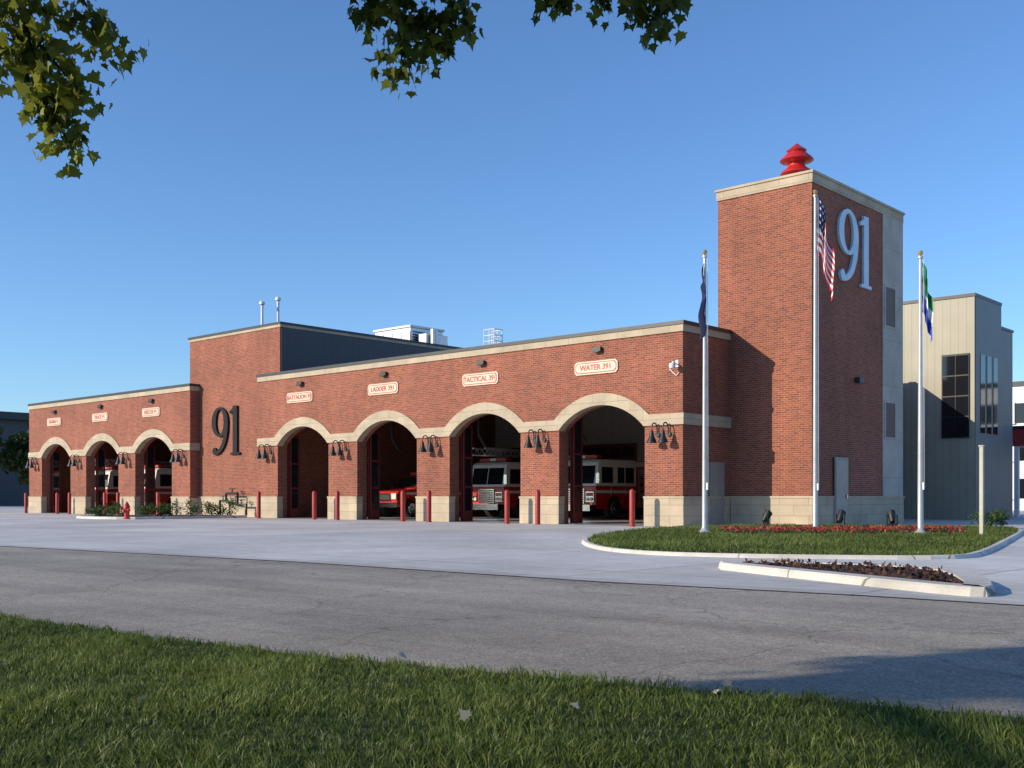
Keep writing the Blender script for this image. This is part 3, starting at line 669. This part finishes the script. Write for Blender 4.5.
def near(n,x0,x1,f0,f1,jit=.12):
    x=rng.uniform(x0,x1,n); f=rng.uniform(f0,f1,n); k=f<np.interp(x,ex,ef)+rng.normal(0,jit,n)*.5-.03+.06*np.sin(x*5)+.04*np.sin(x*17); return x[k],f[k]
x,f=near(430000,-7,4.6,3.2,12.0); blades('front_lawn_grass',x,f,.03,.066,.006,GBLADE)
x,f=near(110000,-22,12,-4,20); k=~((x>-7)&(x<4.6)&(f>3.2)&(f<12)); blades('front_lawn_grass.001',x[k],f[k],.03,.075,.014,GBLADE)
def inpoly(px,py,poly):
    c=np.zeros(len(px),bool); j=len(poly)-1
    for i in range(len(poly)):
        xi,yi=poly[i]; xj,yj=poly[j]
        k=((yi>py)!=(yj>py))&(px<(xj-xi)*(py-yi)/(yj-yi+1e-12)+xi); c^=k; j=i
    return c
x=rng.uniform(1,18,170000); f=rng.uniform(18,41,170000); gx=CAM[0]+.742*x-.6706*f; gy=CAM[1]+.6706*x+.742*f
bed=((f>30.3)&(f<32.6)&(x>5.9)&(x<12.9))
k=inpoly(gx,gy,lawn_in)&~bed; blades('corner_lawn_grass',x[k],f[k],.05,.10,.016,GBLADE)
b=MB(); b.prism([S(*p) for p in smoothpoly([(5.9,30.6),(12.9,30.2),(13.1,32),(12,32.7),(6.5,32.8)],1)],.04,.08,MULCH); b.build('flower_bed_soil')
fx=rng.uniform(6.1,12.8,9000); ff=rng.uniform(30.6,32.4,9000); cl=np.sin(fx*6)+np.sin(ff*9+fx*3)>-.4; fx=fx[cl]; ff=ff[cl]
P=np.c_[CAM[0]+.742*fx-.6706*ff,CAM[1]+.6706*fx+.742*ff,.08+rng.uniform(0,.16,len(fx))]
leaves('flower_bed',P,.07,FLOW,tint=np.where((P[:,2]>.165)&(rng.uniform(0,1,len(fx))<.75),rng.uniform(.6,1,len(fx)),rng.uniform(0,.2,len(fx))))
pts=np.array([(-2.6,7.9),(-2.55,7.85),(-.72,6.95),(-.68,6.9),(-.6,6.93),(1.08,5.78),(1.13,5.8),(1.2,5.74),(1.16,5.85),(.3,5.3),(-1.9,5.6),(-3.1,6.6),(-.2,5.0)])
P=np.c_[CAM[0]+.742*pts[:,0]-.6706*pts[:,1],CAM[1]+.6706*pts[:,0]+.742*pts[:,1],np.full(len(pts),.08)]
leaves('fallen_leaves',P,.06,DRY,MAPLE)
cx_=rng.uniform(3.2,6.4,2500); cf_=rng.uniform(11.6,17,2500); gx=CAM[0]+.742*cx_-.6706*cf_; gy=CAM[1]+.6706*cx_+.742*cf_
k=inpoly(gx,gy,ring_inset(smoothpoly([S(*p) for p in mul_pts],1),.36)); MCH=leafmat('mulch_chip',(.02,.01,.008),(.11,.05,.035),.05,.9)
leaves('mulch_chips',np.c_[gx[k],gy[k],rng.uniform(.095,.12,k.sum())],.07,MCH)

# ------------------------------------------------------------ shrubs and trees
def shrub(X,Y,r,h,n=500,z=.1):
    p,t=cloud([(0,0,h*.55,r,r,h*.5)],n,14,.22); kk=p[:,2]>.02; p=p[kk]; t=t[kk]
    o=leaves('shrub',p,.09,SHRUB,tint=t); o.location=(X,Y,z)
for k in range(7): shrub(-27.8-.15*random.random(),-5.9+k*.85,.45,.62+.2*random.random())
for k in range(4): shrub(-29.0-k*1.1,-6.6+.3*random.random(),.42,.5+.15*random.random())
for q in ((16.3,37.3),(16.9,37.8)):
    X,Y=S(*q); shrub(X,Y,.45,.55,500)
def tree(name,x,f,H,blobs,n,size,mat,tr=.3,extra=None):
    X,Y=S(x,f); e=empty(name,(X,Y,0)); b=MB()
    b.tube([(0,0,-.1),(.02,.03,.4),(.05,0,H*.25),(-.05,.08,H*.5),(.05,0,H*.8)],[tr*1.35,tr,tr*.85,tr*.6,tr*.2],12,BARK)
    for (cx,cy,cz,rx,ry,rz) in blobs+(extra[0] if extra else []):
        z0=min(cz*.6,H*.5); m=Vector((cx*.45,cy*.45,(z0+cz)*.52))
        b.tube([(0,0,z0*.9),m,(cx,cy,cz)],[tr*.4,tr*.22,tr*.06],7,BARK)
        for _ in range(5):
            q=Vector((cx+random.uniform(-.7,.7)*rx,cy+random.uniform(-.7,.7)*ry,cz+random.uniform(-.5,.7)*rz))
            b.tube([m.lerp(Vector((cx,cy,cz)),random.uniform(.3,.9)),q],[tr*.1,tr*.03],5,BARK)
    b.build('trunk',e,True); p,t=cloud(blobs,n,60,.13)
    if extra:
        p2,t2=cloud(extra[0],extra[1],26,.22); p=np.concatenate([p,p2]); t=np.concatenate([t,t2])
    leaves('crown',p,size,mat,tint=t,parent=e); return e
def blobsfor(H,R,k=9,seed=1):
    r=random.Random(seed); out=[(0,0,H*.7,R*.6,R*.6,H*.26)]
    for i in range(k):
        a=i*2.4; q=R*r.uniform(.4,.7); out.append((q*math.cos(a),q*math.sin(a),H*r.uniform(.42,.85),R*r.uniform(.3,.45),R*r.uniform(.3,.45),H*r.uniform(.12,.18)))
    return out
# street tree to the left of the viewer; long limbs reach over the verge and shade the road
def AC(a,c): return (.943*a-.334*c, .334*a+.943*c)     # along / across the sun azimuth in the survey frame
tx,tf=AC(-10.5,-2.0); T0=S(tx,tf)
def loc(L): 
    o=[]
    for (a,c,z,r,rz) in L:
        q=S(*AC(a,c)); o.append((q[0]-T0[0],q[1]-T0[1],z,r,r,rz))
    return o
bl=loc([(-10.5,-2,8,2.6,2),(-8,-3.5,7,2.2,1.7),(-11,-5,7,2.4,1.7),(-8.5,-.8,6.6,1.9,1.4),(-11,.3,6.9,1.7,1.2)])
lim=loc([(-12.2,5.62,6.0,.42,.35),(-11.4,5.6,6.0,.62,.5),(-10.5,5.55,6.0,.75,.6),(-9.5,5.5,6.05,.8,.7),(-8.4,5.55,6.1,.85,.75),(-7.2,5.6,6.2,.95,.8),(-6.0,5.6,6.3,1.0,.8)])
tree('deciduous_tree',tx,tf,10.5,bl,12000,.22,LEAFD,.28,(lim,9000))
for i,(x,f,H,R) in enumerate(((-55,108,8.6,4.5),(-49,112,8.2,4),(-62,118,9.5,5),(-70,125,9,5),(-46,120,8,4))):
    tree('deciduous_tree',x,f,H,blobsfor(H,R,8,i),3500,.6,LEAFD,.25)
for i,(x,f,H,R) in enumerate(((62,120,11,6),(75,110,10,6),(90,95,12,7))):
    tree('deciduous_tree',x,f,H,blobsfor(H,R,8,i+20),3000,.7,LEAFD,.3)
P=[];T=[]
for a in np.linspace(0,2*math.pi,110,endpoint=False):
    rr=300+random.uniform(-25,25); h=random.uniform(7,12); p,t=cloud([(rr*math.cos(a),rr*math.sin(a),h*.5,11,11,h*.5)],170,10,.22); P.append(p);T.append(t)
leaves('distant_tree_line',np.concatenate(P),2.6,LEAFD,tint=np.concatenate(T))

# overhanging maple: trunk behind and right of the viewer, long drooping limbs
TX,TF=1.5,-4.5
def W(x,f,z): X,Y=S(x,f); return (X,Y,z)
e=empty('maple_tree'); b=MB()
b.tube([W(TX,TF,-.1),W(TX,TF,.5),W(TX-.05,TF+.1,3),W(TX,TF+.2,6),W(TX-.3,TF+.2,10)],[.48,.36,.31,.26,.1],14,BARK)
limbs=[[(TX,TF,4.2),(-.8,-.5,6.6),(-2.6,4,7.2),(-3.4,7.2,5.9)],[(TX,TF,4.6),(1,0,7.0),(.2,4.5,7.4),(-.6,7.4,5.9)],[(TX,TF,4.8),(2.2,0,7.2),(1.6,4.5,7.2),(.9,7.6,5.7)],[(TX,TF,5.5),(5,-1,8.5),(8,2,8.5)],[(TX,TF,5),(-3,-5,8),(-6,-4,8.5)],[(TX,TF,5.6),(3,-8,8),(4,-11,8)]]
for L in limbs:
    pts=[W(*p) for p in L]; b.tube(pts,[.17,.11,.07,.03][:len(pts)] if len(pts)==4 else [.17,.1,.04],8,BARK)
tw=[]
def twig(pts,n,s=.10): tw.append((pts,n,s))
twig([(-3.4,7.2,5.9),(-3.55,7.7,5.2),(-3.6,8.0,4.6),(-3.45,8.0,4.2),(-3.3,8.0,3.72)],330,.13)
twig([(-3.4,7.2,5.9),(-3.9,7.8,5.1),(-4.0,8.0,4.6),(-3.75,8.0,4.3)],260,.14)
twig([(-3.9,7.8,5.1),(-3.75,8.0,4.85),(-3.4,8,4.65),(-3.15,8,4.6)],150,.10)
twig([(-3.4,7.2,5.9),(-3.2,7.7,5.2),(-3.15,8.0,4.75),(-3.0,8.1,4.5),(-2.93,8.1,4.42)],150,.10)
twig([(-3.6,8.0,4.6),(-3.45,8.0,4.4),(-3.28,8.05,4.2),(-3.1,8.05,4.02)],120,.08)
twig([(-3.6,8.0,4.4),(-3.55,8.0,4.15),(-3.4,8.0,3.95),(-3.28,8.0,3.75)],90,.07)
twig([(-3.4,8.0,4.1),(-3.33,8.0,3.85),(-3.22,8.0,3.62)],70,.06)
twig([(-.6,7.4,5.9),(-.75,7.8,5.2),(-.85,8.0,4.75),(-.82,8,4.45),(-.80,8,4.2)],210,.09)
twig([(-.6,7.4,5.9),(-.4,7.8,5.2),(-.45,8.0,4.75),(-.55,8,4.5),(-.60,8,4.38)],160,.10)
twig([(-.6,7.4,5.9),(-.9,7.8,5.2),(-1.0,8.0,4.8),(-1.06,8,4.6)],120,.08)
twig([(-.82,8,4.6),(-.6,8,4.62),(-.36,8,4.55)],90,.07)
twig([(.9,7.6,5.7),(.6,7.9,5.1),(.4,8,4.8),(.28,8,4.72)],90,.06)
twig([(.9,7.6,5.7),(1.0,7.9,5.1),(.95,8,4.8),(1.0,8,4.66),(1.05,8,4.6)],140,.08)
twig([(.9,7.6,5.7),(1.1,7.9,5.1),(1.22,8,4.82),(1.18,8,4.7)],85,.06)
twig([(.9,7.6,5.7),(.7,7.9,5.1),(.68,8,4.82),(.72,8,4.70)],85,.07)
LP=[];LT=[]
for pts,n,s in tw:
    w=[W(*p) for p in pts]; b.tube(w,list(np.linspace(.018,.004,len(w))),5,BARK)
    A=np.array(w); seg=rng.integers(0,len(A)-1,n*1); t=rng.uniform(0,1,n)
    LP.append(A[seg]*(1-t)[:,None]+A[seg+1]*t[:,None]+rng.normal(0,s,(n,3))*np.array([1,1,.8]))
    base=.6 if pts[-1][0]<-2.5 else .15  # sunlit left twigs brighter, shaded ones darker: light put into the tint
    LT.append(np.clip(rng.normal(base,.25,n),0,1))
b.build('trunk',e,True)
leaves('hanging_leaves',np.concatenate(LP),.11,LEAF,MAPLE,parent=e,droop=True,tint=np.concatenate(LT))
blobs=[]
for (x,f,z,r) in ((-1.4,7.0,6.3,1.3),(-3.0,4.5,6.6,1.8),(0.8,6.5,6.3,1.5),(0,3,7,2.2),(-2.5,1,7,2.4),(2.5,2,7.5,2.4),(4.5,4,7.2,2.2),(1,-2,8.5,3),(-2.5,-4,8.5,3),(4,-5,8.5,3.2),(1,-8,8,3),(6.5,0,8,2.6),(1,-4,11,3.5),(-5.5,-2,7.5,2.3)):
    blobs.append((*W(x,f,z),r,r,r*.6))
p,t=cloud(blobs,26000,160,.2)
for (x,f,z,r) in ((-2.0,7.35,5.35,.8),(-1.3,7.5,5.3,.7),(-.2,7.5,5.4,.75),(-2.6,7.0,5.7,.7),(.5,7.6,5.4,.6)):  # dense leaf clumps above the view, added to shade the middle hanging twigs
    p2,t2=cloud([(*W(x,f,z),r,r,r*.6)],1100,30,.25); p=np.concatenate([p,p2]); t=np.concatenate([t,t2])
dx=p[:,0]-CAM[0]; dy=p[:,1]-CAM[1]; lx=.742*dx+.6706*dy; lf=-.6706*dx+.742*dy
k=p[:,2]>np.maximum(3.6,1.1+.47*lf+.15)     # lower crown line (browse line rises outward)
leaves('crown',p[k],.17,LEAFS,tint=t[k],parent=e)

# ------------------------------------------------------------ light, sky, camera
EL=math.radians(20); sx,sy=.485,.8745
d=Vector((sx*math.cos(EL),sy*math.cos(EL),-math.sin(EL)))
L=bpy.data.lights.new('sun','SUN'); L.energy=5; L.angle=math.radians(.5); L.color=(1,.87,.68)
o=bpy.data.objects.new('sun',L); link(o); o.rotation_euler=d.to_track_quat('-Z','Y').to_euler(); o.location=(0,-20,40)
w=bpy.data.worlds.new('World'); scene.world=w; w.use_nodes=True; n=w.node_tree
sk=n.nodes.new('ShaderNodeTexSky'); sk.sky_type='NISHITA'; sk.sun_disc=False; sk.sun_elevation=EL; sk.sun_rotation=math.atan2(-sx,-sy)%(2*math.pi)
sk.air_density=1.0; sk.dust_density=.3; sk.ozone_density=3.0; sk.altitude=200
vm=n.nodes.new('ShaderNodeVectorMath'); vm.operation='MULTIPLY'; vm.inputs[1].default_value=(.86,1.10,1.38)
n.links.new(sk.outputs[0],vm.inputs[0])
bg=n.nodes['Background']; n.links.new(vm.outputs[0],bg.inputs[0]); bg.inputs[1].default_value=.14
c=bpy.data.cameras.new('camera'); c.lens=38.28; c.sensor_width=36; c.shift_y=.1104; c.clip_end=3000; c.clip_start=.1
o=bpy.data.objects.new('camera',c); link(o); o.location=CAM; o.rotation_euler=(math.pi/2,0,math.radians(42.1)); scene.camera=o
